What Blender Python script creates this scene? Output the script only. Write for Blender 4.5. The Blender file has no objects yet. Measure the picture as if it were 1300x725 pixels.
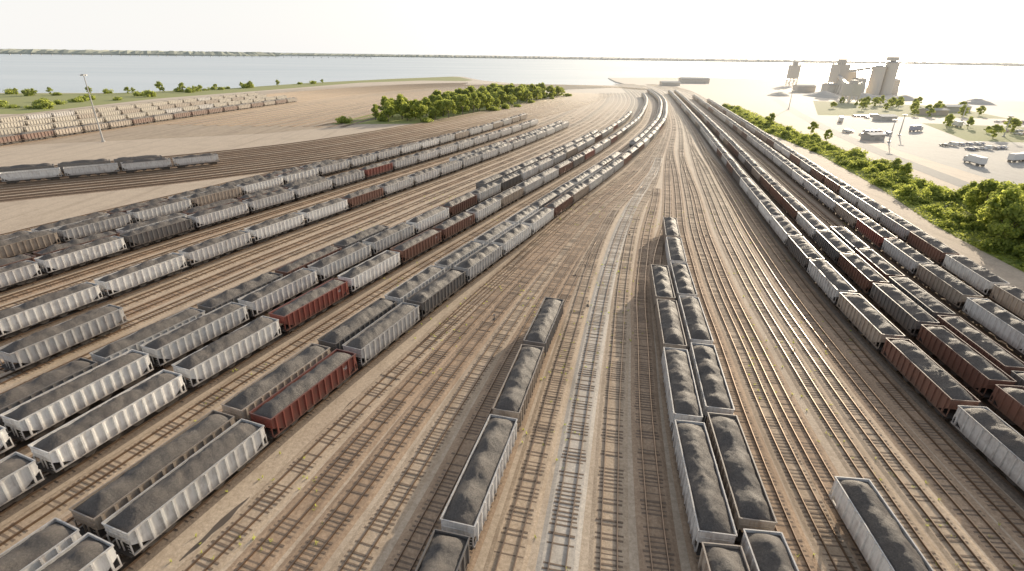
import bpy, math, random
import numpy as np
from mathutils import Vector, Matrix, noise
random.seed(7); rng=np.random.default_rng(7)
D=bpy.data; C=bpy.context.scene.collection
EL,AZ=math.radians(13.5),math.radians(33)
S=Vector((math.sin(AZ)*math.cos(EL),math.cos(AZ)*math.cos(EL),math.sin(EL)))
def link(o): C.objects.link(o); return o
# ------------------------------------------------------------------ materials
def new_mat(name):
    m=D.materials.new(name); m.use_nodes=True
    nt=m.node_tree; b=nt.nodes['Principled BSDF']; return m,nt,b
def N(nt,t,**k):
    n=nt.nodes.new(t)
    for a,v in k.items(): setattr(n,a,v)
    return n
def ramp(nt,fac,stops):
    r=N(nt,'ShaderNodeValToRGB'); e=r.color_ramp.elements
    while len(e)<len(stops): e.new(.5)
    for el,(p,c) in zip(e,stops): el.position=p; el.color=(c[0],c[1],c[2],1)
    nt.links.new(fac,r.inputs[0]); return r.outputs[0]
def noise_n(nt,vec,scale,detail=4,rough=.6):
    n=N(nt,'ShaderNodeTexNoise'); n.inputs['Scale'].default_value=scale
    n.inputs['Detail'].default_value=detail; n.inputs['Roughness'].default_value=rough
    if vec is not None: nt.links.new(vec,n.inputs['Vector'])
    return n.outputs['Fac']
def mixc(nt,fac,a,b,blend='MIX'):
    m=N(nt,'ShaderNodeMix',data_type='RGBA',blend_type=blend)
    if isinstance(fac,(int,float)): m.inputs[0].default_value=fac
    else: nt.links.new(fac,m.inputs[0])
    for i,c in ((6,a),(7,b)):
        if isinstance(c,tuple): m.inputs[i].default_value=(c[0],c[1],c[2],1)
        else: nt.links.new(c,m.inputs[i])
    return m.outputs[2]
def mathn(nt,op,a,b=None):
    n=N(nt,'ShaderNodeMath',operation=op)
    for i,v in enumerate((a,b)):
        if v is None: continue
        if isinstance(v,(int,float)): n.inputs[i].default_value=v
        else: nt.links.new(v,n.inputs[i])
    return n.outputs[0]
def maprange(nt,v,a,b,c,d,smooth=False):
    mr=N(nt,'ShaderNodeMapRange')
    if smooth: mr.interpolation_type='SMOOTHSTEP'
    for i,q in enumerate((a,b,c,d)): mr.inputs[i+1].default_value=q
    nt.links.new(v,mr.inputs[0]); return mr.outputs[0]
def mapped(nt,world=True,scale=(1,1,1),rotz=0):
    if world: src=N(nt,'ShaderNodeNewGeometry').outputs['Position']
    else: src=N(nt,'ShaderNodeTexCoord').outputs['Object']
    mp=N(nt,'ShaderNodeMapping'); mp.inputs['Scale'].default_value=scale; mp.inputs['Rotation'].default_value=(0,0,rotz)
    nt.links.new(src,mp.inputs[0]); return mp.outputs[0]
def bump(nt,b,h,strength,dist=.1):
    n=N(nt,'ShaderNodeBump'); n.inputs['Strength'].default_value=strength; n.inputs['Distance'].default_value=dist
    nt.links.new(h,n.inputs['Height']); nt.links.new(n.outputs[0],b.inputs['Normal'])
def gravel(name,c1,c2,dark,fine=2.2,streak=.5,rough=.85,spec=.3):
    m,nt,b=new_mat(name)
    p=mapped(nt); ps=mapped(nt,scale=(.30,.012,.3),rotz=math.radians(17))
    f=noise_n(nt,p,fine,6,.75); med=noise_n(nt,p,.09,5,.6); st=noise_n(nt,ps,1,5,.65); ml=noise_n(nt,p,.45,5,.7)
    col=mixc(nt,ramp(nt,f,[(.3,(0,0,0)),(.7,(1,1,1))]),c1,c2)
    col=mixc(nt,ramp(nt,ml,[(.5,(0,0,0)),(.72,(.35,.35,.35))]),col,dark)
    col=mixc(nt,ramp(nt,med,[(.5,(0,0,0)),(.8,(.4,.4,.4))]),col,dark)
    col=mixc(nt,ramp(nt,st,[(.5,(0,0,0)),(.72,(streak,streak,streak))]),col,dark)
    nt.links.new(col,b.inputs['Base Color']); b.inputs['Roughness'].default_value=rough
    b.inputs['Specular IOR Level'].default_value=spec
    bump(nt,b,f,.5,.08); return m
def plain(name,c,rough=.6,metal=0,var=.25,scale=3,spec=.5):
    m,nt,b=new_mat(name); p=mapped(nt,False)
    f=noise_n(nt,p,scale,4); k=1-var
    nt.links.new(mixc(nt,f,(c[0]*k,c[1]*k,c[2]*k),(min(1,c[0]*(1+var)),min(1,c[1]*(1+var)),min(1,c[2]*(1+var)))),b.inputs['Base Color'])
    b.inputs['Roughness'].default_value=rough; b.inputs['Metallic'].default_value=metal; b.inputs['Specular IOR Level'].default_value=spec
    return m
G_yard=gravel('yard_ballast',(.41,.315,.225),(.70,.57,.43),(.28,.20,.135),spec=.5)
B_rust=gravel('bed_rust',(.30,.205,.135),(.58,.425,.295),(.21,.14,.09),3)
B_tan=gravel('bed_tan',(.38,.285,.20),(.66,.525,.385),(.25,.18,.12),3)
B_pale=gravel('bed_pale',(.45,.40,.34),(.70,.63,.54),(.32,.27,.21),3)
B_coal=gravel('bed_coal',(.14,.107,.082),(.34,.265,.20),(.10,.076,.058),3)
M_tie=plain('sleeper_wood',(.21,.155,.112),.9,0,.4,2)
M_rail=plain('rail_steel',(.30,.22,.16),.30,.8,.3,1)
M_dirt=gravel('dirt_tan',(.34,.255,.175),(.53,.41,.29),(.22,.16,.11),.4,.8)
M_mud=plain('wet_mud',(.12,.095,.075),.45,0,.3,.4)
M_asph=gravel('asphalt',(.16,.155,.15),(.27,.26,.25),(.10,.10,.10),.8,.2)
M_conc=gravel('concrete_lot',(.34,.32,.29),(.48,.46,.42),(.22,.2,.17),.8,.3)
M_grass=gravel('grass',(.20,.24,.06),(.35,.37,.10),(.26,.24,.11),.5,.4,.95,.1)
def coal_mat():
    m,nt,b=new_mat('coal'); p=mapped(nt,False); f=noise_n(nt,p,5,8,.85); g=noise_n(nt,p,.5,3)
    c=ramp(nt,f,[(.28,(.042,.037,.034)),(.5,(.095,.083,.074)),(.75,(.20,.172,.15))])
    nt.links.new(mixc(nt,ramp(nt,g,[(.35,(0,0,0)),(.7,(.4,.4,.4))]),c,(.13,.10,.078)),b.inputs['Base Color']); b.inputs['Roughness'].default_value=.65; b.inputs['Specular IOR Level'].default_value=.5
    bump(nt,b,f,.8,.14); return m
M_coal=coal_mat()
def paint(name,c,rust=(.16,.075,.045),amount=.55,dark=(.05,.045,.04),grime=.6):
    m,nt,b=new_mat(name)
    src=N(nt,'ShaderNodeTexCoord').outputs['Object']; oi=N(nt,'ShaderNodeObjectInfo')
    add=N(nt,'ShaderNodeVectorMath',operation='ADD'); nt.links.new(src,add.inputs[0])
    nt.links.new(mathn(nt,'MULTIPLY',oi.outputs['Random'],97),add.inputs[1])
    mp=N(nt,'ShaderNodeMapping'); mp.inputs['Scale'].default_value=(2.2,2.2,.35); nt.links.new(add.outputs[0],mp.inputs[0])
    s=noise_n(nt,mp.outputs[0],1.3,6,.7); g=noise_n(nt,add.outputs[0],.5,5,.7)
    col=mixc(nt,ramp(nt,s,[(.48,(0,0,0)),(.7,(amount,)*3)]),c,rust)
    col=mixc(nt,ramp(nt,g,[(.52,(0,0,0)),(.82,(grime,)*3)]),col,dark)
    sx=N(nt,'ShaderNodeSeparateXYZ'); nt.links.new(src,sx.inputs[0])
    col=mixc(nt,maprange(nt,sx.outputs[2],1.1,2.1,.6,0),col,(.14,.10,.078))
    col=mixc(nt,maprange(nt,sx.outputs[2],3.5,3.72,0,.4),col,(.18,.15,.13))
    br=N(nt,'ShaderNodeHueSaturation'); nt.links.new(col,br.inputs['Color'])
    nt.links.new(maprange(nt,oi.outputs['Random'],0,1,.82,1.2),br.inputs['Value'])
    nt.links.new(br.outputs[0],b.inputs['Base Color']); b.inputs['Roughness'].default_value=.42
    return m
PAINT={'silver':paint('paint_silver',(.68,.66,.63),amount=.45,dark=(.12,.11,.10)),
 'white':paint('paint_white',(.84,.82,.78),amount=.35,dark=(.2,.17,.14)),
 'red':paint('paint_red',(.28,.085,.065),(.14,.07,.05)),
 'brown':paint('paint_brown',(.23,.12,.088),(.12,.07,.045)),
 'dark':paint('paint_dark',(.19,.18,.17),(.17,.10,.07)),
 'tan':paint('paint_tan',(.46,.39,.32),(.27,.16,.10)),
 'cream':paint('paint_cream',(.60,.55,.46),(.35,.25,.17),.4,(.28,.22,.17))}
M_under=plain('underframe',(.06,.05,.043),.8)
M_wheel=plain('wheel_steel',(.12,.09,.075),.5,.6)
M_inside=plain('hopper_inside',(.36,.30,.24),.8,0,.3,1)
M_letter=plain('white_lettering',(.7,.7,.68),.6)
def leaf(name,c,tr):
    m=plain(name,c,.7,0,.4,.6,.2); nt=m.node_tree; b=nt.nodes['Principled BSDF']
    t=N(nt,'ShaderNodeBsdfTranslucent'); t.inputs[0].default_value=(*tr,1)
    mx=N(nt,'ShaderNodeMixShader'); mx.inputs[0].default_value=.55
    nt.links.new(b.outputs[0],mx.inputs[1]); nt.links.new(t.outputs[0],mx.inputs[2])
    nt.links.new(mx.outputs[0],nt.nodes['Material Output'].inputs[0]); return m
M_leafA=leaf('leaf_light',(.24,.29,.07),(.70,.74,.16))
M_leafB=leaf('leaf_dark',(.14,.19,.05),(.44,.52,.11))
M_bark=plain('bark',(.10,.075,.055),.95)
M_steel=plain('galvanised',(.45,.45,.44),.5,.4)
M_wall=plain('wall_concrete',(.40,.385,.36),.85,0,.15,.1)
M_wallb=plain('wall_metal_sheet',(.28,.285,.29),.6,0,.2,.1)
M_brick=plain('wall_brick',(.28,.19,.15),.9,0,.2,.5)
M_roof=plain('roof_grey',(.27,.26,.25),.8,0,.25,.1)
M_roofw=plain('roof_white',(.6,.6,.58),.7,0,.15,.1)
M_glass=plain('window_glass',(.06,.07,.08),.15)
M_forest=plain('far_forest',(.26,.31,.25),.95,0,.25,.004,.1)
# ------------------------------------------------------------------ mesh helper
class MB:
    def __init__(s): s.v=[];s.f=[];s.m=[]
    def add(s,vs,fs,m=0):
        o=len(s.v); s.v+=[tuple(v) for v in vs]
        for f in fs: s.f.append(tuple(i+o for i in f)); s.m.append(m)
    def box(s,x0,x1,y0,y1,z0,z1,m=0):
        s.add([(x0,y0,z0),(x1,y0,z0),(x1,y1,z0),(x0,y1,z0),(x0,y0,z1),(x1,y0,z1),(x1,y1,z1),(x0,y1,z1)],
              [(0,3,2,1),(4,5,6,7),(0,1,5,4),(1,2,6,5),(2,3,7,6),(3,0,4,7)],m)
    def prism(s,prof,y0,y1,m=0):
        n=len(prof); s.add([(x,y0,z) for x,z in prof]+[(x,y1,z) for x,z in prof],
          [tuple(range(n)),tuple(range(2*n-1,n-1,-1))]+[(i,i+n,(i+1)%n+n,(i+1)%n) for i in range(n)],m)
    def cyl(s,c,r,h,n=12,axis='z',m=0,r2=None):
        r2=r if r2 is None else r2; vs=[]
        for k,(rr,t) in enumerate(((r,0),(r2,h))):
            for i in range(n):
                a=2*math.pi*i/n; u,w=rr*math.cos(a),rr*math.sin(a)
                vs.append({'z':(c[0]+u,c[1]+w,c[2]+t),'y':(c[0]+u,c[1]+t,c[2]+w),'x':(c[0]+t,c[1]+u,c[2]+w)}[axis])
        s.add(vs,[tuple(range(n-1,-1,-1)),tuple(range(n,2*n))]+[(i,(i+1)%n,(i+1)%n+n,i+n) for i in range(n)],m)
    def beam(s,a,b,w,m=0):
        a=Vector(a);b=Vector(b);d=(b-a).normalized(); up=Vector((0,0,1)) if abs(d.z)<.9 else Vector((1,0,0))
        p=d.cross(up).normalized()*w/2; q=d.cross(p).normalized()*w/2
        vs=[a+p+q,a-p+q,a-p-q,a+p-q,b+p+q,b-p+q,b-p-q,b+p-q]
        s.add(vs,[(0,1,2,3),(7,6,5,4),(0,4,5,1),(1,5,6,2),(2,6,7,3),(3,7,4,0)],m)
    def mesh(s,name,mats):
        me=D.meshes.new(name); me.from_pydata(s.v,[],s.f)
        for m in mats: me.materials.append(m)
        if len(mats)>1: me.polygons.foreach_set('material_index',s.m)
        me.update(); return me
def obj(name,me,loc=(0,0,0),rz=0,parent=None,**props):
    o=D.objects.new(name,me); o.location=loc; o.rotation_euler=(0,0,rz); link(o)
    if parent: o.parent=parent
    for k,v in props.items(): o[k]=v
    return o
# ------------------------------------------------------------------ camera
f_px=660.; H=42.; th=math.atan(292.5/660); roll=0.0138
R0=Vector((1,0,0)); U0=Vector((0,math.sin(th),math.cos(th))); F=Vector((0,math.cos(th),-math.sin(th)))
Rv=R0*math.cos(roll)+U0*math.sin(roll); Uv=U0*math.cos(roll)-R0*math.sin(roll)
cam=D.cameras.new('camera'); co=D.objects.new('camera',cam); link(co)
cam.sensor_width=36; cam.lens=36*f_px/1300; cam.clip_start=.5; cam.clip_end=60000
M=Matrix((Rv,Uv,-F)).transposed().to_4x4(); M.translation=(0,0,H); co.matrix_world=M
bpy.context.scene.camera=co
def frame_pos(x,y,z=2):
    d=Vector((x,y,z-H)); w=d.dot(F)
    if w<=1: return None
    return 650+f_px*d.dot(Rv)/w, 362.5-f_px*d.dot(Uv)/w
def seen(x,y,mx=140,my=120):
    p=frame_pos(x,y); return p is not None and -mx<p[0]<1300+mx and -50<p[1]<725+my
# ------------------------------------------------------------------ curves
def crv(pts,step=2.0):
    P=[Vector(p) for p in pts]; P=[P[0]*2-P[1]]+P+[P[-1]*2-P[-2]]; out=[]
    for i in range(1,len(P)-2):
        p0,p1,p2,p3=P[i-1:i+3]; n=max(4,int((p2-p1).length/2))
        for k in range(n):
            t=k/n; out.append(.5*((2*p1)+(p2-p0)*t+(2*p0-5*p1+4*p2-p3)*t*t+(3*p1-p0-3*p2+p3)*t**3))
    out.append(P[-2]); a=np.array([(p.x,p.y) for p in out]); return resample(a,step)
def arclen(a): return np.concatenate([[0],np.cumsum(np.hypot(*np.diff(a,axis=0).T))])
def resample(a,step):
    s=arclen(a); n=max(2,int(s[-1]/step)); q=np.linspace(0,s[-1],n)
    return np.stack([np.interp(q,s,a[:,0]),np.interp(q,s,a[:,1])],1)
def tang(a):
    t=np.gradient(a,axis=0); return t/np.hypot(t[:,0],t[:,1])[:,None]
def offs(a,d):
    t=tang(a); k=np.ones(9)/9
    ts=np.stack([np.convolve(np.pad(t[:,i],4,'edge'),k,'valid') for i in (0,1)],1); ts/=np.hypot(ts[:,0],ts[:,1])[:,None]
    return a+np.stack([ts[:,1],-ts[:,0]],1)*d
T1=crv([(-55,-20),(-34,33),(-27,52),(-20,69.5),(-12.5,88),(-5,105),(4,125),(14,148),(31,186),(52,235),(81,310),(114,412),(157,590),(190,830),(200,960)])
R1=crv([(50,-20),(54,30),(55.5,50),(58.2,72),(62,95),(68,124),(76,160),(85,200),(95,243),(133,411),(197,712),(215,850),(222,960)])
C2=crv([(19,0),(22,30),(23.4,41),(25.8,55.6),(28.8,71),(32.5,92),(35.8,108),(41.2,132.6),(50,165),(69,235),(120,411),(187,712),(207,900)])
Mc=crv([(-12,2),(-6,28),(-2.6,41),(.8,55),(5,72),(11.5,95),(20,122),(32,155),(48,190),(64.5,235),(116.5,411),(183,712),(203,900)])
U0c=crv([(-300,80),(-215,140),(-165,176),(-126,206),(-85,250),(-50,310),(-10,400),(40,520),(95,680)])
V0c=crv([(-262,120),(-240,248),(-222,370),(-200,496),(-168,620),(-118,730),(-60,810),(10,850),(80,855),(140,825),(175,770)])
tracks=[]
def clipY(a,y0,y1): return a[(a[:,1]>=y0)&(a[:,1]<=y1)]
train={}
for i in range(28):
    a=offs(T1,-4.3*i); a=clipY(a,0,940 if i<8 else (700 if i<16 else 560))
    m=B_coal if i in (0,1,4,6,7,13,18,22) else random.choice([B_tan,B_rust,B_rust])
    tracks.append((a,m)); train['T%d'%i]=a
for i,d in enumerate([0,3.9,7.8,12.3,17,21.5,25.8,30.1,34.4]):
    a=clipY(offs(R1,d),0,940); tracks.append((a,B_coal if i in(0,2,3) else B_rust)); train['R%d'%i]=a
train['C2']=C2; tracks.append((C2,B_rust))
C1=np.array(offs(C2,-3.95)); w=np.clip((C1[:,1]-100)/45,0,1); w=w*w*(3-2*w); C1=C1*(1-w[:,None])+C2*w[:,None]; C1=C1[C1[:,1]<148]
train['C1']=C1; tracks.append((C1,B_rust)); train['M']=Mc; tracks.append((Mc,B_rust))
Ys=np.arange(0,930,2.)
XI=lambda a:np.interp(Ys,a[:,1],a[:,0])
C1full=offs(C2,-3.95)
sm=lambda v:np.clip(v,0,1)**2*(3-2*np.clip(v,0,1))
def between(A,Bc,specs,key,beds):
    xa,xb=XI(A),XI(Bc)
    for j,(f0,f1,ym,yend) in enumerate(specs):
        w=sm((Ys-(ym-100))/100); f=f0+(f1-f0)*w; x=xa+(xb-xa)*f
        a=np.stack([x,Ys],1)[Ys<yend]; tracks.append((a,beds[j])); train[key+str(j)]=a
between(T1,Mc,[(.24,.33,230,900),(.39,.5,230,620),(.54,.5,215,217),(.695,.75,260,620),(.85,.75,235,237)],'A',[B_tan,B_rust,B_rust,B_tan,B_rust])
between(Mc,C1full,[(.2,0,170,172),(.4,0,240,242),(.6,1,245,247),(.8,1,180,182)],'B',[B_tan,B_pale,B_tan,B_rust])
between(C2,R1,[(.125,.0,290,292),(.25,.25,250,700),(.345,.25,265,267),(.5,.5,250,900),(.625,.5,300,302),(.75,.75,250,700),(.875,.75,280,282)],'D',[B_rust,B_tan,B_rust,B_tan,B_tan,B_rust,B_rust])
for i in range(-6,8):
    a=offs(U0c,-4.4*i); tracks.append((a,random.choice([B_tan,B_rust,B_rust]))); train['U%d'%i]=a
NT=len(tracks)
for i in range(-16,18):
    a=offs(V0c,-5.0*i if i>=0 else -7.5*i)
    if i<0: a=a[a[:,1]>330]; a=a[:int(len(a)*.93)]
    if i>5: a=a[:int(np.argmax(a[:,0]>-75)) or None]
    tracks.append((a,random.choice([B_coal,B_rust,B_rust]))); train['V%d'%i]=a
for (a,b) in (((-4,96),(24,168)),((14,100),(30,150)),((-17,62),(0,104))):
    tracks.append((crv([a,((a[0]+b[0])/2,(a[1]+b[1])/2),b]),B_tan))
tie_faces=[(4,5,6,7),(0,1,5,4),(1,2,6,5),(2,3,7,6),(3,0,4,7)]
def ribbon(name,a,prof,mat,parent):
    t=tang(a); nrm=np.stack([t[:,1],-t[:,0]],1); k=len(prof); n=len(a)
    v=np.zeros((n,k,3))
    for j,(d,z) in enumerate(prof): v[:,j,:2]=a+nrm*d; v[:,j,2]=z
    fs=[(i*k+j,i*k+j+1,(i+1)*k+j+1,(i+1)*k+j) for i in range(n-1) for j in range(k-1)]
    me=D.meshes.new(name); me.from_pydata(v.reshape(-1,3).tolist(),[],fs); me.materials.append(mat); me.update()
    return obj(name,me,parent=parent)
for ti,(a,bm) in enumerate(tracks):
    par=obj('railway_track',None,kind='structure',label='steel railway track on ballast across the coal yard',group='parallel tracks of the rail yard')
    z=.045+((ti*37)%131)*.0006
    ribbon('ballast_bed',resample(a,6),[(-1.95,-.02),(-1.45,z),(1.45,z),(1.95,-.02)],bm,par)
    for sgn in (-.753,.753):
        ribbon('rail',resample(a,5),[(sgn-.055,z),(sgn-.045,z+.24),(sgn+.045,z+.24),(sgn+.055,z)],M_rail,par)
    tl=resample(a,.55); tl=tl[(tl[:,1]>24)&(tl[:,1]<(480 if (ti<NT-14 or ti>=NT+34) else (330 if ti<NT else 0)))]
    if len(tl)>3:
        tl=tl[rng.random(len(tl))>np.clip((tl[:,1]-260)/220,0,.9)]
        m=[seen(x,y,60,60) for x,y in tl]; tl=tl[np.array(m)]
    if len(tl)>3:
        t=tang(tl); ang=rng.normal(0,.015,len(tl)); t=np.stack([t[:,0]*np.cos(ang)-t[:,1]*np.sin(ang),t[:,0]*np.sin(ang)+t[:,1]*np.cos(ang)],1)
        nr=np.stack([t[:,1],-t[:,0]],1); hl=1.27+rng.normal(0,.05,len(tl)); hw=.10+rng.normal(0,.015,len(tl))
        dz=rng.normal(.012,.018,len(tl))
        V=np.zeros((len(tl),8,3))
        for q,(sx,sy) in enumerate(((-1,-1),(1,-1),(1,1),(-1,1))):
            xy=tl+nr*(sx*hl)[:,None]+t*(sy*hw)[:,None]
            V[:,q,:2]=xy; V[:,q,2]=z-.05; V[:,q+4,:2]=xy; V[:,q+4,2]=z+dz
        fs=[tuple(i*8+k for k in fc) for i in range(len(tl)) for fc in tie_faces]
        me=D.meshes.new('sleepers'); me.from_pydata(V.reshape(-1,3).tolist(),[],fs); me.materials.append(M_tie); me.update()
        obj('sleepers',me,parent=par,kind='stuff')
# ------------------------------------------------------------------ hopper cars
def body(detail=True,empty=False):
    b=MB(); L,W,zt=7.65,1.56,3.7
    side=[(-6.0,1.25),(6.0,1.25),(L,2.35),(L,zt),(-L,zt),(-L,2.35)]
    for s in (-1,1):
        y0,y1=(W-.05,W) if s>0 else (-W,-W+.05); b.prism(side,y0,y1,0)
        b.box(-7.75,7.75,*( (W-.12,W+.03) if s>0 else (-W-.03,-W+.12)),1.12,1.3,0)
        n=13 if detail else 9
        for i in range(n):
            x=-7.05+14.1*i/(n-1)
            b.box(x-.09,x+.09,*((W+.003,W+.18) if s>0 else (-W-.18,-W-.003)),1.32,zt-.11,0)
        b.box(-L-.06,L+.06,*((W-.02,W+.10) if s>0 else (-W-.10,-W+.02)),zt-.1,zt+.04,0)
    for s in (-1,1):
        x0,x1=(L-.05,L+.02) if s>0 else (-L-.02,-L+.05)
        b.box(x0,x1,-W+.06,W-.06,2.3,zt-.1,0)
        b.box(*((L-.03,L+.09) if s>0 else (-L-.09,-L+.03)),-W+.03,W-.03,zt-.11,zt+.03,0)
        b.box(*((L-.02,L+.07) if s>0 else (-L-.07,-L+.02)),-W+.07,W-.07,2.85,2.97,0)
        b.add([(s*L,-W+.06,2.33),(s*L,W-.06,2.33),(s*5.2,W-.06,.95),(s*5.2,-W+.06,.95)],[(0,1,2,3)],0)
        b.box(*((6.9,8.0) if s>0 else (-8.0,-6.9)),-W+.1,W-.1,1.08,1.2,1)
        for y in (-W+.05,-.35,.25,W-.15): b.box(*((L+.02,L+.12) if s>0 else (-L-.12,-L-.02)),y,y+.1,1.2,2.4,0)
        if detail:
            for k in range(6): b.box(*((L+.1,L+.13) if s>0 else (-L-.13,-L-.1)),W-.55 if s>0 else -W+.1,W-.1 if s>0 else -W+.55,1.35+k*.38,1.39+k*.38,0)
    b.box(-8.1,8.1,-.28,.28,.85,1.1,1)
    for x in (-4.2,-1.4,1.4,4.2):
        b.prism([(x-.35,.42),(x+.35,.42),(x+1.3,1.25),(x-1.3,1.25)],-1.25,1.25,1)
    if empty:
        for x in (-4.2,-1.4,1.4,4.2):
            b.add([(x-1.4,-1.5,1.9),(x-1.4,1.5,1.9),(x-.2,1.5,1.3),(x-.2,-1.5,1.3),(x+.2,-1.5,1.3),(x+.2,1.5,1.3),(x+1.4,1.5,1.9),(x+1.4,-1.5,1.9)],[(0,1,2,3),(3,2,5,4),(4,5,6,7)],2)
        for s in (-1,1): b.add([(s*5.6,-1.5,1.9),(s*5.6,1.5,1.9),(s*7.55,1.5,2.7),(s*7.55,-1.5,2.7)],[(0,1,2,3)],2)
        for x in (-2.8,0,2.8): b.box(x-.08,x+.08,-1.5,1.5,2.7,2.95,2)
    return b
def coal(nx,ny,seed,style):
    b=MB(); r=random.Random(seed); vs=[]
    ph=r.uniform(0,6); skew=r.uniform(-.15,.15); hh=r.uniform(.9,1.2)
    for i in range(nx+1):
        x=-7.58+15.16*i/nx; e=min(1,max(0,(7.58-abs(x)))/1.7); e=e**.7
        if style==0: hump=.82+.18*math.cos(x*2*math.pi/3.9+ph)
        elif style==1: hump=.64+.36*abs(math.cos(x*math.pi/7.4+.15))
        elif style==2: hump=.93+.07*math.sin(x+ph)
        else: hump=.80+.20*math.cos(x*2*math.pi/5.6+ph)
        for j in range(ny+1):
            y=-1.51+3.02*j/ny; u=(y/1.51-skew*(1-(y/1.51)**2)); p=max(0,1-abs(u)**1.6)
            nz=noise.noise(Vector((x*.8+seed*9,y*1.0,0)))*.16+noise.noise(Vector((x*3.1,y*3.1,seed)))*.09
            z=3.44+e*(.05+p*hump*1.0*hh)+nz*(.25+.75*e)
            vs.append((x,y,z))
    fs=[(i*(ny+1)+j,(i+1)*(ny+1)+j,(i+1)*(ny+1)+j+1,i*(ny+1)+j+1) for i in range(nx) for j in range(ny)]
    b.add(vs,fs,0); return b
def bogie(n=12):
    b=MB()
    for x in (-.87,.87):
        for y in (-.80,.66): b.cyl((x,y,.46),.46,.14,n,'y',1)
        b.cyl((x,-.7,.46),.08,1.4,6,'y',1)
    for s in (-1,1):
        y=(.88,1.06) if s>0 else (-1.06,-.88)
        b.prism([(-1.15,.36),(-.62,.36),(-.35,.2),(.35,.2),(.62,.36),(1.15,.36),(1.15,.62),(.5,.86),(-.5,.86),(-1.15,.62)],*y,0)
    b.box(-.22,.22,-.95,.95,.5,.84,0); return b
def coupler():
    b=MB(); b.box(-.35,.2,-.1,.1,.88,1.06,0); b.prism([(.2,.8),(.45,.8),(.5,.95),(.45,1.12),(.2,1.12)],-.17,.17,0); return b
bog_me=bogie().mesh('bogie',[M_under,M_wheel]); cpl_me=coupler().mesh('coupler',[M_wheel])
coal_me=[coal(64,16,k,k%4).mesh('coal_load',[M_coal]) for k in range(10)]
for m in coal_me:
    for p in m.polygons: p.use_smooth=True
body_me={}
for cname,pm in PAINT.items():
    for e in (False,True):
        body_me[cname,e]=body(True,e).mesh('hopper_body',[pm,M_under,M_inside])
lod={}
def lod_mb(k,e):
    b=body(False,e)
    if not e:
        c=coal(20,6,k,k%4); b.add(c.v,c.f,3)
    for s in (-1,1):
        b.box(s*5.7-1.2,s*5.7+1.2,-1.05,1.05,.25,.8,1)
        for x in (-.87,.87):
            for y in (-.8,.66): b.cyl((s*5.7+x,y,.46),.46,.14,8,'y',1)
    return b
lod_src={(k,e):lod_mb(k,e) for k in range(4) for e in (False,True)}
def lod_mesh(c,k,e):
    if (c,k,e) not in lod: lod[c,k,e]=lod_src[k,e].mesh('hopper_car',[PAINT[c],M_under,M_inside,M_coal])
    return lod[c,k,e]
fc=D.curves.new('ns','FONT'); fc.body='NS'; fc.size=.62; fc.extrude=.004; fc.align_x='CENTER'
fo=D.objects.new('tmp',fc); link(fo); bpy.context.view_layer.update()
ns_me=D.meshes.new_from_object(fo.evaluated_get(bpy.context.evaluated_depsgraph_get())); ns_me.materials.clear(); ns_me.materials.append(M_letter)
D.objects.remove(fo)
specs=[]
PITCH=16.5
def row(key,pt,y0,y1,weights,gaps=(),over={},emptyp=0.0):
    a=train[key]; s=arclen(a); i=np.argmin(np.hypot(a[:,0]-pt[0],a[:,1]-pt[1])); s0=s[i]
    k=-int(s0//PITCH)
    while s0+k*PITCH<s[-1]-10:
        q=s0+k*PITCH
        if q>8:
            x=np.interp(q,s,a[:,0]); y=np.interp(q,s,a[:,1])
            if y0<y<y1 and not any(g0<=y<=g1 for g0,g1 in gaps) and seen(x,y):
                xa,ya=np.interp(q-5.7,s,a[:,0]),np.interp(q-5.7,s,a[:,1]); xb,yb=np.interp(q+5.7,s,a[:,0]),np.interp(q+5.7,s,a[:,1])
                c=over.get(k) or random.choices(list(weights),list(weights.values()))[0]
                specs.append(((xa+xb)/2,(ya+yb)/2,math.atan2(yb-ya,xb-xa),c,random.random()<emptyp))
        k+=1
mix={'silver':5,'white':4,'red':1.4,'brown':1.8,'dark':1.3,'tan':1.5}
lt={'silver':4,'white':5,'tan':1.5,'dark':.7,'brown':1,'red':.5}
row('T0',(-32,39),18,720,mix,over={0:'white',1:'red',2:'silver',3:'dark',4:'silver',5:'white',-1:'white'})
row('T1',(-37,42),18,700,mix,gaps=((235,262),),over={0:'tan',1:'tan',2:'dark'})
row('T4',(-47,49),18,640,mix,over={0:'white',1:'white',2:'red',3:'white',4:'brown',-1:'white'})
row('T6',(-56,54),18,420,lt,over={0:'white',1:'white',2:'silver'})
row('T7',(-62,54),18,300,{'dark':3,'silver':2,'brown':2},gaps=((126,165),))
row('T10',(-69,70),60,78,mix,over={0:'silver'})
row('T13',(-80,79),18,350,lt,over={0:'white',1:'white',2:'silver',3:'white'})
row('T14',(-84,81),210,350,lt)
row('T18',(-93,104),60,360,lt,over={0:'white'})
row('T19',(-98,107),60,180,{'dark':3,'silver':2,'brown':3})
row('T22',(-105,122),70,390,lt)
row('T23',(-110,122),70,200,{'dark':2,'silver':3,'brown':2})
row('M',(-2.4,41.1),18,80,{'tan':1},over={0:'silver',1:'tan',2:'dark',-1:'dark'})
row('C1',(19.6,41),18,97,{'silver':3,'tan':2})
row('C2',(23.6,41),18,135,{'silver':3,'tan':3})
row('D2',(32.6,31.6),25,40,{'white':1})
row('R0',(55.2,43),30,700,mix,over={0:'silver',1:'brown',2:'tan',3:'silver',4:'dark'})
row('R2',(65,64),30,700,{'brown':4,'dark':2,'silver':2,'tan':1},over={0:'brown',1:'dark',2:'brown'})
row('R3',(74,67),30,128,{'dark':3,'brown':2,'silver':2})
row('R5',(86,91),30,620,lt)
row('R7',(97,97),30,560,lt)
row('U0',(-165,176),120,208,{'silver':5,'white':2},emptyp=.3)
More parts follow.
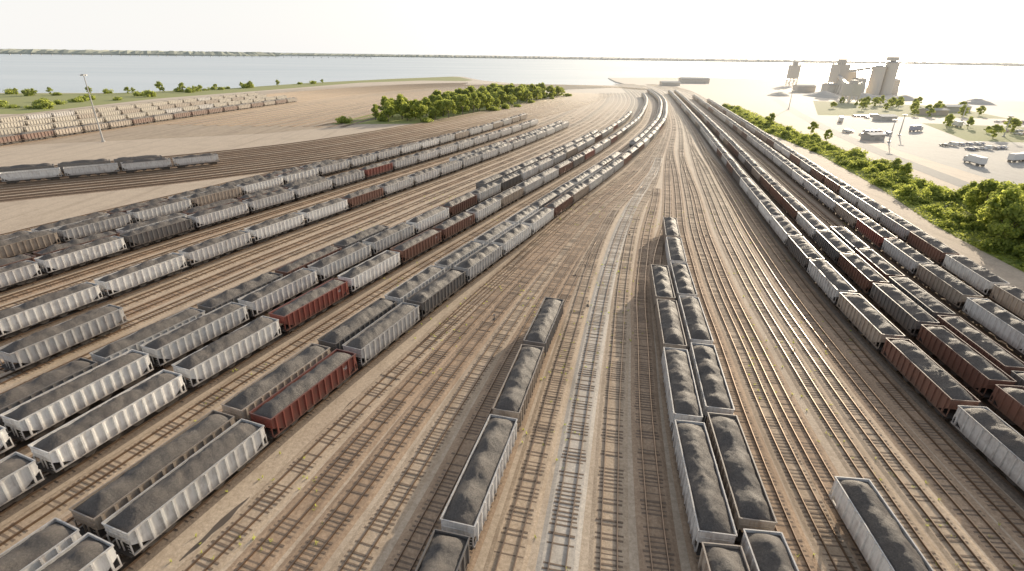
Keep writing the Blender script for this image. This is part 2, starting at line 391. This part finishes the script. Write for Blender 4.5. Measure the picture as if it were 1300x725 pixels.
row('U2',(-170,182),120,205,{'silver':3,'dark':4},emptyp=.1)
for k,w_ in ((0,{'brown':3,'tan':2}),(5,{'cream':6,'silver':3}),(10,{'cream':6,'tan':3}),(15,{'cream':6,'silver':2})):
    row('V%d'%k,(-240-5*k,248+k*2),225+k*4,500+k*4,w_,emptyp=1 if k else 0)
specs.sort(key=lambda s:math.hypot(s[0],s[1]))
lab={'silver':'silver-grey open-top hopper railcar','white':'dirty white open-top hopper railcar','red':'rust-red open-top hopper railcar','cream':'pale cream open-top hopper railcar',
 'brown':'weathered brown open-top hopper railcar','dark':'dark grey open-top hopper railcar','tan':'rusty tan open-top hopper railcar'}
GR='coal hopper cars coupled in rows'
far={}
for n,(x,y,r,c,e) in enumerate(specs):
    L=lab[c]+(' standing empty on its track' if e else ' heaped with coal'); z=.33
    if n<130:
        p=obj('hopper_car',None,(x,y,z),r,label=L,category='railcar',group=GR)
        obj('hopper_body',body_me[c,e],parent=p)
        if not e: obj('coal_load',coal_me[random.randrange(10)],parent=p,rz=random.choice((0,math.pi)))
        for s in (-5.7,5.7): obj('bogie',bog_me,(s,0,0),parent=p)
        for s,rr in ((7.85,0),(-7.85,math.pi)): obj('coupler',cpl_me,(s,0,0),rr,parent=p)
        if n<70 and c in('red','brown'):
            o=obj('lettering',ns_me,(5.29,-1.575,2.55),0,parent=p); o.rotation_euler=(math.pi/2,0,0)
    elif n<300:
        obj('hopper_car',lod_mesh(c,random.randrange(4),e),(x,y,z),r,label=L,category='railcar',group=GR)
    else: far.setdefault('all',[]).append((x,y,r,c,e))
if far:
    names=list(PAINT); V=[];Fc=[];Mi=[];o=0
    for (x,y,r,c,e) in far['all']:
        b=lod_src[random.randrange(4),e]; v=np.array(b.v); cr,sr=math.cos(r),math.sin(r)
        V.append(np.stack([v[:,0]*cr-v[:,1]*sr+x,v[:,0]*sr+v[:,1]*cr+y,v[:,2]+.33],1))
        Fc+=[tuple(i+o for i in f) for f in b.f]; ci=names.index(c); Mi+=[ci if m==0 else len(names)-1+m for m in b.m]; o+=len(v)
    me=D.meshes.new('distant_railcars'); me.from_pydata(np.concatenate(V).tolist(),[],Fc)
    for c in names: me.materials.append(PAINT[c])
    for m in (M_under,M_inside,M_coal): me.materials.append(m)
    me.polygons.foreach_set('material_index',Mi); me.update()
    obj('distant_railcars',me,kind='stuff',label='mass of distant coal hopper railcars',group=GR)
# ------------------------------------------------------------------ ground, water, shores
def sheet(name,pts,z,mat,depth=None,**props):
    from mathutils.geometry import tessellate_polygon
    vs=[(x,y,z) for x,y in pts]; tri=tessellate_polygon([[Vector(v) for v in vs]])
    fs=[]
    for t in tri:
        a,b,c=[Vector(vs[i]) for i in t]
        fs.append(tuple(t) if (b-a).cross(c-a).z>0 else tuple(reversed(t)))
    n=len(vs)
    if depth:
        vs+=[(x,y,z-depth) for x,y in pts]; fs+=[(i,(i+1)%n,(i+1)%n+n,i+n) for i in range(n)]
    me=D.meshes.new(name); me.from_pydata(vs,[],fs); me.materials.append(mat); me.update()
    return obj(name,me,kind='structure',**props)
shore=[(-1500,-400),(-1500,430),(-900,500),(-700,530),(-527,563),(-421,585),(-347,689),(-303,843),(-220,1015),(-125,1160),(-105,1150),(-60,1000),(0,900),(60,883),(165,890),(185,930),(185,1030),(200,1200),(400,1290),(620,1240),(600,900),(575,700),(645,640),(900,560),(1600,520),(1600,-400)]
sheet('ground',shore,0,G_yard,4,label='gravel ground of the coal rail yard')
m,nt,b=new_mat('water'); p=mapped(nt,scale=(1,.35,1)); w=noise_n(nt,p,.12,6,.7); g=noise_n(nt,mapped(nt,scale=(.0012,.004,1)),1,4)
nt.links.new(ramp(nt,g,[(.35,(.42,.48,.505)),(.65,(.51,.56,.58))]),b.inputs['Base Color']); b.inputs['Roughness'].default_value=.25; bump(nt,b,w,.3,.5)
sheet('water',[(-40000,-2000),(40000,-2000),(40000,40000),(-40000,40000)],-1.5,m,label='wide calm river estuary')
sheet('dirt_field',[(-330,200),(-140,300),(-100,345),(-60,420),(-10,560),(60,740),(130,850),(30,872),(-30,880),(-80,900),(-160,850),(-250,740),(-290,640),(-330,480),(-360,300)],.012,M_dirt,label='bare tan dirt field beside the tracks')
sheet('grass_field',[(-1500,330),(-500,330),(-345,380),(-340,520),(-290,680),(-240,860),(-160,960),(-85,960),(-75,1000),(-112,1130),(-130,1145),(-225,1000),(-308,835),(-352,684),(-425,578),(-530,556),(-900,495),(-1500,425)],.02,M_grass,label='green strip along the shoreline')
verge=[(110,60),(111,100),(114,120),(118,141),(131,184),(148,259),(163,391),(200,520),(212,520),(180,349),(163,239),(155,190),(158,140),(165,90),(175,60)]
sheet('verge',verge,.02,M_grass,label='overgrown green verge beside the tracks')
sheet('service_road',[(163,60),(172,60),(171,189),(186,262),(212,360),(243,460),(305,640),(298,643),(235,464),(203,362),(178,264),(163,190)],.028,M_asph,label='asphalt service road past the yard')
sheet('parking_lot',[(180,160),(330,170),(420,420),(250,430),(196,270)],.016,M_conc,label='pale paved parking and storage lot')
sheet('asphalt_lot',[(235,190),(300,195),(330,290),(262,300)],.024,M_asph,label='dark asphalt vehicle lot')
sheet('storage_yard',[(420,300),(900,250),(900,540),(640,620),(560,640),(470,560)],.016,M_asph,label='grey storage yard near the water')
sheet('grass_patch',[(262,310),(345,300),(370,380),(300,400)],.026,M_grass,label='dry grass patch between lots')
sheet('grass_patch',[(330,120),(700,120),(700,240),(420,280),(350,200)],.026,M_grass,label='grass field beside paved lots')
sheet('grass_patch',[(185,100),(330,110),(325,158),(190,150)],.026,M_grass,label='grass field beside the service road')
sheet('grass_patch',[(430,440),(900,400),(900,450),(480,500)],.03,M_grass,label='grass strip across the storage yard')
sheet('grass_patch',[(250,450),(400,440),(440,560),(330,610)],.03,M_grass,label='rough grass between service road and plant')
lane=offs(T1,4.2)
for y0,ln_,wd,dx in ((52,13,.55,.2),(72,9,.8,-.3),(84,16,1.0,.2),(104,9,.6,.5),(118,14,.8,-.2),(140,10,.7,.3),(31,10,.5,.1)):
    i0=int(np.argmax(lane[:,1]>y0)); seg=resample(lane[i0:i0+max(3,int(ln_/1.9))],.7); tt=tang(seg); L_=[];R_=[]
    for i,(q,t) in enumerate(zip(seg,tt)):
        u=i/(len(seg)-1); hw=wd*math.sin(math.pi*min(1,max(0.02,u)))**.6*(.65+.6*noise.noise(Vector((q[0]*.5,q[1]*.5,5)))); hw2=wd*math.sin(math.pi*min(1,max(.02,u)))**.6*(.65+.6*noise.noise(Vector((q[0]*.5,q[1]*.5,9))))
        L_.append((q[0]-t[1]*hw+dx,q[1]+t[0]*hw)); R_.append((q[0]+t[1]*hw2+dx,q[1]-t[0]*hw2))
    sheet('mud_puddle',R_+L_[::-1],.008,M_mud,label='dark muddy puddle in the bare gravel lane')
def shore_band(name,pts,h,depth,label):
    a=resample(crv(pts,40),30); t=tang(a); nr=np.stack([t[:,1],-t[:,0]],1); b=MB(); n=len(a); rows=7
    for r_ in range(rows):
        for i in range(n):
            d=-depth*r_/(rows-1); zz=h*(.25 if r_ in(0,) else (.0 if r_==rows-1 else random.uniform(.6,1.05)))
            q=a[i]+nr[i]*(d+random.uniform(-12,12)); b.v.append((q[0],q[1],max(0,zz)))
    b.f=[(r_*n+i,r_*n+i+1,(r_+1)*n+i+1,(r_+1)*n+i) for r_ in range(rows-1) for i in range(n-1)]
    b.f+=[(i+1,i,n*rows+i,n*rows+i+1) for i in range(n-1)]
    b.v+=[(a[i][0],a[i][1],-2) for i in range(n)]
    b.m=[0]*len(b.f)
    me=b.mesh(name,[M_forest]); obj(name,me,kind='stuff',label=label)
shore_band('far_forest',[(-9000,3300),(-6500,3900),(-4500,4500),(-3000,5300),(-2500,6000)],38,500,'wooded far shoreline across the water')
shore_band('far_forest',[(-3600,7200),(-1500,7600),(600,8000),(3000,7600),(6000,6800),(9500,5200)],30,800,'low hazy wooded shoreline on the horizon')
b=MB(); b.box(0,3300,-6,6,7,9)
for i in range(56): b.box(i*60,i*60+4,-5,5,-2,7)
br=obj('bridge',b.mesh('bridge',[M_wall]),(-4300,3700,0),math.radians(24),label='long low concrete trestle bridge over the water',category='bridge')
# ------------------------------------------------------------------ vegetation
def crown(seed,rad,ht,n,leaf,clumps,base=0):
    r=random.Random(seed); b=MB(); cs=[]
    for k in range(clumps):
        a=r.uniform(0,6.28); u=r.random()**.5; z=r.random()
        prof=math.sin(math.pi*(.12+.83*z))**.7
        cs.append((rad*u*prof*math.cos(a)*.85,rad*u*prof*math.sin(a)*.85,base+ht*z,r.uniform(.18,.38)*rad))
    for i in range(n):
        c=cs[i%clumps]; d=Vector((r.gauss(0,1),r.gauss(0,1),r.gauss(0,1))).normalized()*c[3]*r.uniform(.55,1.15)
        p=Vector((c[0]+d.x,c[1]+d.y,max(.05,c[2]+d.z*.75))); s=leaf*r.uniform(.6,1.3)
        nrm=(d.normalized()+Vector((r.gauss(0,.5),r.gauss(0,.5),r.gauss(.2,.5)))).normalized()
        x=nrm.orthogonal().normalized(); x.rotate(Matrix.Rotation(r.uniform(0,6.28),3,nrm)); y=nrm.cross(x)
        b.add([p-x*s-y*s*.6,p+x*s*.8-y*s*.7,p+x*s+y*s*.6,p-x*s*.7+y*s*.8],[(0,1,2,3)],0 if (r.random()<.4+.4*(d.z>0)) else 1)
    return b,cs
tree_me=[]
for k in range(5):
    b,cs=crown(k,4.4,7.6,2600,.29,22,2.0); t=MB()
    t.cyl((0,0,-.2),.32,4.5,8,'z',0,.18)
    for c in cs[:8]: t.beam((0,0,3.2+.1*k),(c[0]*.9,c[1]*.9,c[2]),.12)
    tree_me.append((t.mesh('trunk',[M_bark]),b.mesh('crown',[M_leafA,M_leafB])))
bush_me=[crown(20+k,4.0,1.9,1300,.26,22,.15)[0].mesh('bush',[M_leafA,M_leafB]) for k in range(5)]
def tree(x,y,s,lab_='leafy green tree beside the yard',g='trees around the rail yard'):
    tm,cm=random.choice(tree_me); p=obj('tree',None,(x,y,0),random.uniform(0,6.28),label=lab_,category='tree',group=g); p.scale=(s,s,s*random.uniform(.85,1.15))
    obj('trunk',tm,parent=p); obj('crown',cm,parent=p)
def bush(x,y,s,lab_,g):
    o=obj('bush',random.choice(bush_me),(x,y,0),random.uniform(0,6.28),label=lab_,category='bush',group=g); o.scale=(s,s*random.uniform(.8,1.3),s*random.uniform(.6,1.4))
def inpoly(x,y,P):
    c=False
    for i in range(len(P)):
        (x1,y1),(x2,y2)=P[i],P[i-1]
        if (y1>y)!=(y2>y) and x<(x2-x1)*(y-y1)/(y2-y1)+x1: c=not c
    return c
def scatter(P,n,dmin):
    out=[]; xs=[p[0] for p in P]; ys=[p[1] for p in P]; k=0
    while len(out)<n and k<n*60:
        k+=1; x=random.uniform(min(xs),max(xs)); y=random.uniform(min(ys),max(ys))
        if inpoly(x,y,P) and all((x-a)**2+(y-b_)**2>dmin*dmin for a,b_ in out): out.append((x,y))
    return out
clump=[(-100,360),(-52,372),(-28,440),(15,530),(62,640),(30,650),(-20,590),(-50,520),(-80,430)]
sheet('grass_clump',[(-118,345),(-50,358),(-18,440),(28,530),(75,655),(28,670),(-35,600),(-70,520),(-105,430)],.03,M_grass,label='rough grass under the tree clump')
for x,y in scatter(clump,125,7.2): tree(x,y,random.uniform(.75,1.45),g='tree clump beside the tracks')
for x,y in scatter([(-115,348),(-52,360),(-20,440),(25,530),(70,650),(30,660),(-20,590),(-50,520),(-100,430)],60,7): bush(x,y,random.uniform(.8,1.5),'low green bush at tree clump edge','bushes around the tree clump')
strip=[(-900,440),(-540,500),(-420,545),(-350,600),(-330,700),(-280,850),(-290,860),(-350,690),(-425,580),(-530,556),(-900,495)]
for x,y in scatter(strip,50,9): tree(x,y,random.uniform(.5,1.0),'green tree along the shoreline','trees along the shoreline')
for x,y in scatter(strip,38,9)+scatter([(-420,430),(-345,390),(-335,520),(-380,560)],14,8): bush(x,y,random.uniform(1,1.8),'green bush near the shoreline','bushes along the shoreline')
ver=[(115,92),(116,111),(120,141),(134,184),(150,259),(166,391),(192,510),(200,510),(176,391),(161,239),(152,190),(150,140),(150,120),(150,92)]
for x,y in scatter(ver,165,4.4): bush(x,y,random.uniform(.45,1.25),'dense green bush on the verge','bushes on the verge by the tracks')
for x,y,s in ((119,120,1.05),(123,126,1.25),(128,131,1.35),(126,121,1.2),(132,137,1.3),(134,145,1.2),(131,127,1.25),(138,150,1.1),(140,141,1.3),(136,133,1.2),(144,152,1.1),(143,162,.7),(150,200,.6),(158,218,.6),(182,330,.7),(175,300,.6),(172,365,.8)): tree(x,y,s,g='trees on the verge by the tracks')
for x,y in scatter([(262,310),(345,300),(370,380),(300,400)],12,10)+scatter([(330,120),(700,120),(700,240),(420,280),(350,200)],45,9)+scatter([(430,440),(900,400),(900,450),(480,500)],40,9)+scatter([(250,450),(400,440),(440,560),(330,610)],28,9): tree(x,y,random.uniform(.5,.95),g='trees between the lots')
b=MB(); k=0
while k<26000:
    y=90+(430)*random.random()**1.7; x=random.uniform(108,216)
    if not inpoly(x,y,verge): continue
    k+=1
    hgt=max(.12,.8+1.6*noise.noise(Vector((x*.16,y*.16,1)))); z=random.uniform(.05,hgt); s=random.uniform(.18,.38)*(1 if y<250 else 1.4)
    n_=Vector((random.gauss(0,.6),random.gauss(0,.6),1)).normalized(); X=n_.orthogonal().normalized(); X.rotate(Matrix.Rotation(random.uniform(0,6.28),3,n_)); Y=n_.cross(X); p=Vector((x,y,z))
    b.add([p-X*s-Y*s*.6,p+X*s*.8-Y*s*.7,p+X*s+Y*s*.6,p-X*s*.7+Y*s*.8],[(0,1,2,3)],0 if noise.noise(Vector((x*.1,y*.1,7)))>-.3 else 1)
obj('undergrowth',b.mesh('undergrowth',[M_leafA,M_leafB]),kind='stuff',label='low yellow-green undergrowth covering the verge')
b=MB()
for i in range(2600):
    y=random.uniform(28,170); x=random.uniform(-40,115)
    if not seen(x,y,0,0) or noise.noise(Vector((x*.06,y*.03,3)))<.06: continue
    for k in range(6):
        a=random.uniform(0,6.28); l=random.uniform(.1,.32); w=.05
        b.add([(x-w,y,.0),(x+w,y,.0),(x+l*math.cos(a),y+l*math.sin(a),random.uniform(.15,.38))],[(0,1,2)],0)
obj('weeds',b.mesh('weeds',[M_leafA]),kind='stuff',label='sparse weeds growing in the ballast')
# ------------------------------------------------------------------ buildings & industry
def warehouse(x,y,w,d,h,rz,wm,rm,label,cat='warehouse'):
    p=obj('warehouse',None,(x,y,0),rz,label=label,category=cat)
    b=MB(); b.box(-w/2,w/2,-d/2,d/2,0,h)
    b.add([(-w/2,-d/2,h),(-w/2,d/2,h),(-w/2,0,h+d*.13),(w/2,-d/2,h),(w/2,d/2,h),(w/2,0,h+d*.13)],[(0,2,1),(3,4,5)],0)
    obj('wall',b.mesh('wall',[wm]),parent=p)
    b=MB(); e=.6
    for s in (-1,1):
        z0,z1=h-e*.26,h+d*.13
        b.add([(-w/2-e,s*(d/2+e),z0+.05),(w/2+e,s*(d/2+e),z0+.05),(w/2+e,0,z1+.05),(-w/2-e,0,z1+.05),(-w/2-e,s*(d/2+e),z0+.3),(w/2+e,s*(d/2+e),z0+.3),(w/2+e,0,z1+.3),(-w/2-e,0,z1+.3)],
          [(0,1,2,3),(4,5,6,7),(0,1,5,4),(1,2,6,5),(3,0,4,7)],0)
    obj('roof',b.mesh('roof',[rm]),parent=p)
    nd=max(1,int(w//14))
    dm=MB(); dm.box(-1.6,1.6,-.08,0,0,min(3.6,h*.55)); dme=dm.mesh('door',[M_roof])
    wmz=MB(); wmz.box(-1.1,1.1,-.07,0,h*.68,h*.82); wme=wmz.mesh('window',[M_glass])
    for i in range(nd):
        xx=-w/2+(i+.5)*w/nd; obj('door',dme,(xx,-d/2,0),parent=p); obj('window',wme,(xx+w/nd*.36,-d/2,0),parent=p); obj('window',wme,(xx-w/nd*.36,-d/2,0),parent=p)
for a in [(207,310,11,6,3,.3,M_wall,M_roofw,'white-roofed metal shed by the road'),(282,415,14,8,3.2,.2,M_wall,M_roofw,'pale concrete workshop on the lot'),
 (355,465,22,10,4,.25,M_brick,M_roof,'brick warehouse with grey roof'),(400,500,24,10,4.5,.1,M_wall,M_roofw,'long pale roofed storage shed'),
 (520,540,26,12,5,.1,M_wall,M_roof,'grey concrete industrial building'),(250,900,30,12,5,.1,M_wall,M_roofw,'pale shed near the waterfront'),
 (320,1000,50,18,7,.05,M_wall,M_roof,'large grey dockside building'),
 (508,762,22,18,17,0,M_wall,M_roof,'concrete process building beside the silos'),(465,790,20,16,26,.1,M_wallb,M_roof,'tall metal-clad process building'),(425,745,22,14,11,.1,M_wall,M_roof,'concrete building below the conveyor'),
 (452,735,12,12,19,.2,M_wallb,M_roof,'narrow metal-clad screening building'),(400,770,26,12,8,.1,M_wallb,M_roof,'low metal-clad plant building'),
 (218,215,8,5,3,.2,M_wall,M_roof,'small pale utility hut')]: warehouse(*a)
def silo_pair(x,y):
    p=obj('silo_building',None,(x,y,0),0,label='pair of tall concrete storage silos with headhouse',category='silo')
    for dx in (-8,8):
        b=MB(); b.cyl((dx,0,0),8,34 if dx<0 else 39,28); obj('silo',b.mesh('silo',[M_wall]),parent=p)
        b=MB(); b.cyl((dx,0,34 if dx<0 else 39),8.3,2.0,28,'z',0,3); obj('silo_roof',b.mesh('silo_roof',[M_roof]),parent=p)
    b=MB(); b.box(1,12,-4,4,41,46); obj('headhouse',b.mesh('headhouse',[M_wallb]),parent=p)
silo_pair(486,742)
def tower(x,y,w,h,rz,label):
    p=obj('loading_tower',None,(x,y,0),rz,label=label,category='industrial tower'); b=MB(); q=w/2
    n=max(2,int(h/9))
    for sx in(-q,q):
        for sy in (-q,q): b.beam((sx,sy,0),(sx,sy,h),1.0)
    for i in range(n):
        z0,z1=h*i/n,h*(i+1)/n
        for s in(-q,q): b.beam((-q,s,z0),(q,s,z1),.5); b.beam((s,-q,z0),(s,q,z1),.5); b.beam((-q,s,z1),(q,s,z1),.6); b.beam((s,-q,z1),(s,q,z1),.6)
    obj('frame',b.mesh('frame',[M_steel]),parent=p)
    b=MB(); b.box(-q-1,q+1,-q-1,q+1,h*.35,h*.95); b.box(-q*.5,q*.6,-q*.5,q*.5,h*.95,h*1.12); obj('house',b.mesh('house',[M_wallb]),parent=p)
tower(440,764,14,38,.2,'steel coal transfer tower with cladding'); tower(360,594,11,20,.3,'small steel transfer tower'); tower(475,960,12,34,0,'tall steel shiploader tower')
def conveyor(a,b_,label):
    a=Vector(a);b_=Vector(b_); p=obj('conveyor',None,tuple(a*1),0,label=label,category='conveyor'); m=MB(); d=b_-a
    m.beam((0,0,0),tuple(d),3.2); obj('gallery',m.mesh('gallery',[M_wallb]),parent=p)
    n=max(2,int(d.length/30))
    for i in range(1,n):
        q=d*(i/n); m=MB(); m.beam((q.x-3,q.y,-a.z),(q.x,q.y,q.z),.8); m.beam((q.x+3,q.y,-a.z),(q.x,q.y,q.z),.8); obj('leg',m.mesh('leg',[M_steel]),parent=p)
conveyor((360,594,12),(440,764,22),'long covered coal conveyor gallery'); conveyor((440,764,26),(478,742,34),'short coal conveyor up to silos')
def pile(x,y,r_,h,mat,label):
    b=MB(); n=26; m_=8; b.v.append((0,0,h*.95))
    for j in range(1,m_+1):
        for i in range(n):
            a=2*math.pi*i/n; q=r_*j/m_*(1+.18*noise.noise(Vector((math.cos(a)*1.5+x,math.sin(a)*1.5,y)))); b.v.append((q*math.cos(a)*1.5,q*math.sin(a),max(-.1,h*(1-(j/m_)**1.2)+noise.noise(Vector((q*math.cos(a)*.3,q*math.sin(a)*.3,x)))*.5 if j<m_ else -.1)))
    b.f=[(0,1+i,1+(i+1)%n) for i in range(n)]+[(1+(j-1)*n+i,1+j*n+i,1+j*n+(i+1)%n,1+(j-1)*n+(i+1)%n) for j in range(1,m_) for i in range(n)]; b.m=[0]*len(b.f)
    obj('stockpile',b.mesh('stockpile',[mat]),(x,y,0),random.uniform(0,3),label=label,category='stockpile',group='heaps of bulk material by the plant')
for a in ((410,650,16,7,M_coal,'dark coal heap beside the plant'),(450,640,14,6,M_dirt,'tan gravel heap beside the plant'),(380,680,18,7,M_coal,'dark coal heap beside the plant'),(330,690,14,5,M_dirt,'tan gravel heap beside the plant'),(500,600,15,6,M_coal,'dark coal heap beside the plant')): pile(*a)
def mast(x,y,h,label='tall slender yard lighting mast'):
    p=obj('light_mast',None,(x,y,0),label=label,category='light pole',group='lighting masts in the yard')
    b=MB(); b.cyl((0,0,0),.42,h,10,'z',0,.18); b.cyl((0,0,-.1),.8,.8,10); obj('pole',b.mesh('pole',[M_steel]),parent=p)
    b=MB(); b.cyl((0,0,h),1.0,.2,10)
    for k in range(6):
        a=k*math.pi/3; b.box(1.1*math.cos(a)-.3,1.1*math.cos(a)+.3,1.1*math.sin(a)-.3,1.1*math.sin(a)+.3,h-.45,h-.02)
    obj('lamp_head',b.mesh('lamp_head',[M_steel]),parent=p)
for a in ((-204,264,31),(210,300,12),(236,330,12),(258,230,10),(300,330,12),(320,240,10),(345,420,14),(390,380,14),(250,500,16)): mast(*a)
# ------------------------------------------------------------------ road vehicles
def car_mesh(col,van=False):
    b=MB()
    if van: prof=[(-2.5,.35),(2.5,.35),(2.5,1.0),(1.7,1.25),(1.2,2.05),(-2.45,2.1)]
    else: prof=[(-2.25,.32),(2.25,.32),(2.25,.78),(1.15,.95),(.45,1.42),(-1.15,1.44),(-1.75,1.0),(-2.25,.95)]
    b.prism(prof,-.86,.86,0)
    if van: b.box(.2,1.3,-.875,.875,1.3,1.85,1)
    else: b.prism([(-1.6,1.0),(.95,1.0),(.42,1.36),(-1.1,1.36)],-.875,.875,1)
    for x in (-1.4,1.4):
        for y in (-.9,.7): b.cyl((x,y,.33),.33,.2,10,'y',2)
    return b.mesh('parked_car',[plain('car_paint',col,.3,0,.05),M_glass,M_under])
carm=[('white',car_mesh((.7,.7,.7))),('silver',car_mesh((.4,.4,.42))),('black',car_mesh((.03,.03,.035))),('red',car_mesh((.35,.03,.03))),('blue',car_mesh((.04,.08,.2))),('white',car_mesh((.7,.7,.68),True))]
for (cx,cy,rows_,cols,rz) in ((250,215,3,9,.25),(285,250,2,8,.25),(225,330,2,9,.2),(330,330,3,8,.2),(290,430,2,9,.15),(380,400,2,9,.1),(220,180,2,7,.1),(250,280,2,10,.3)):
    for i in range(rows_):
        for j in range(cols):
            if random.random()<.35: continue
            lx,ly=(j-cols/2)*3.0,i*13
            x=cx+lx*math.cos(rz)-ly*math.sin(rz); y=cy+lx*math.sin(rz)+ly*math.cos(rz); n_,me=random.choice(carm)
            obj('parked_car',me,(x,y,.03),rz+math.pi/2+random.uniform(-.05,.05),label='%s car parked in the paved lot'%n_,category='car',group='vehicles parked in the lot')
def truck(x,y,rz,col,cn):
    p=obj('parked_truck',None,(x,y,.03),rz,label='%s box truck parked in the lot'%cn,category='truck')
    b=MB(); b.box(-6,3.4,-1.25,1.25,1.15,3.9); obj('cargo_box',b.mesh('cargo_box',[plain('truck_paint',col,.4,0,.05)]),parent=p)
    b=MB(); b.prism([(3.6,.6),(6.2,.6),(6.2,1.7),(5.6,2.9),(3.6,3.0)],-1.2,1.2,0); b.prism([(5.3,1.9),(6.1,1.9),(5.62,2.8),(5.3,2.8)],-1.215,1.215,1); b.box(-6,5,-.5,.5,.7,1.1,2); obj('cab',b.mesh('cab',[plain('cab_paint',(.6,.6,.6),.4,0,.05),M_glass,M_under]),parent=p)
    b=MB(); b.cyl((0,0,.5),.5,.35,12,'y'); wme=b.mesh('wheel',[M_under])
    for xx in (-5,-3.8,4.6):
        for yy in (-1.2,.85): obj('wheel',wme,(xx,yy,0),parent=p)
for a in ((232,243,.3,(.7,.7,.7),'white'),(240,247,.3,(.6,.6,.62),'white'),(248,251,.3,(.7,.7,.7),'white'),(222,200,.1,(.5,.3,.1),'orange'),(262,262,.4,(.4,.4,.42),'grey'),(310,380,1.2,(.7,.7,.7),'white'),(205,235,1.4,(.7,.7,.7),'white'),(260,350,.5,(.1,.15,.35),'blue'),(345,360,.4,(.5,.2,.1),'orange'),(352,366,.4,(.7,.7,.7),'white'),(300,300,1.3,(.2,.2,.2),'dark grey'),(240,400,1.1,(.6,.6,.6),'white')): truck(*a)
# ------------------------------------------------------------------ switch stands
b=MB(); b.box(-.35,.35,-.2,.2,0,.18); b.cyl((0,0,.18),.05,.9,8); b.box(-.02,.02,-.18,.18,.85,1.1,1); b.beam((0,0,.6),(.4,0,.3),.06)
ss=b.mesh('switch_stand',[M_under,plain('target_paint',(.6,.55,.5),.5)])
for x,y in ((14,86),(44,70),(30,128),(-3,80),(50,128)): obj('switch_stand',ss,(x,y,0),random.uniform(0,3),label='small railway switch stand beside a track',category='switch stand',group='switch stands between tracks')
# ------------------------------------------------------------------ aerial haze painted into base colours, paler with distance and toward the sun
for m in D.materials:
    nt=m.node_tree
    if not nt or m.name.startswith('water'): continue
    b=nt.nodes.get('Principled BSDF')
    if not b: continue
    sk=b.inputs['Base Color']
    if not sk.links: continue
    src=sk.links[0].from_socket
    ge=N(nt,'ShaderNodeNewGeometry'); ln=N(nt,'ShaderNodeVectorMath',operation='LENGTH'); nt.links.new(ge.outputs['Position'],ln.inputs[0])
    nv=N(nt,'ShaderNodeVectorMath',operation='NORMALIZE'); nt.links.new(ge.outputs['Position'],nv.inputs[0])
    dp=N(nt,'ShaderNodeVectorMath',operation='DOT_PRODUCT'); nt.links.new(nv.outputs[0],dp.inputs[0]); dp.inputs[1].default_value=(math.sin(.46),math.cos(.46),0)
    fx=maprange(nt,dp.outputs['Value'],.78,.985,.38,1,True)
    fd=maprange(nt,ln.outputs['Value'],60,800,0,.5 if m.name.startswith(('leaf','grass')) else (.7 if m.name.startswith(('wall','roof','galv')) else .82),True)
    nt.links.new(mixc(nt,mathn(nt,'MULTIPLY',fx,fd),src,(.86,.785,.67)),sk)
# ------------------------------------------------------------------ light
sl=D.lights.new('sun','SUN'); sl.energy=5; sl.angle=math.radians(.5); sl.color=(1,.86,.67)
so=link(D.objects.new('sun',sl)); so.rotation_euler=S.to_track_quat('Z','Y').to_euler()
w=D.worlds.new('World'); bpy.context.scene.world=w; w.use_nodes=True; nt=w.node_tree
sky=nt.nodes.new('ShaderNodeTexSky'); sky.sky_type='NISHITA'; sky.sun_disc=False; sky.sun_elevation=EL; sky.sun_rotation=AZ
sky.air_density=1.0; sky.dust_density=2; sky.ozone_density=1.5
tc=N(nt,'ShaderNodeTexCoord'); nrm=N(nt,'ShaderNodeVectorMath',operation='NORMALIZE'); nt.links.new(tc.outputs['Generated'],nrm.inputs[0])
dt=N(nt,'ShaderNodeVectorMath',operation='DOT_PRODUCT'); nt.links.new(nrm.outputs[0],dt.inputs[0]); dt.inputs[1].default_value=S
dpos=mathn(nt,'MAXIMUM',dt.outputs['Value'],0.0)
glow=mathn(nt,'ADD',mathn(nt,'MULTIPLY',mathn(nt,'POWER',dpos,8),8.0),mathn(nt,'MULTIPLY',mathn(nt,'POWER',dpos,100),60.0))
sx=N(nt,'ShaderNodeSeparateXYZ'); nt.links.new(nrm.outputs[0],sx.inputs[0])
fac=maprange(nt,sx.outputs[2],.0,.5,.92,.24,True)
base=mixc(nt,fac,sky.outputs[0],(6.8,6.7,6.55))
gc=N(nt,'ShaderNodeVectorMath',operation='SCALE'); gc.inputs[0].default_value=(1,.89,.71); nt.links.new(glow,gc.inputs['Scale'])
ad=N(nt,'ShaderNodeVectorMath',operation='ADD'); nt.links.new(base,ad.inputs[0]); nt.links.new(gc.outputs[0],ad.inputs[1])
bg=nt.nodes['Background']; nt.links.new(ad.outputs[0],bg.inputs[0]); bg.inputs[1].default_value=.15
sc=bpy.context.scene; sc.view_settings.view_transform='Standard'; sc.view_settings.look='None'; sc.view_settings.exposure=0
print('specs',len(specs))
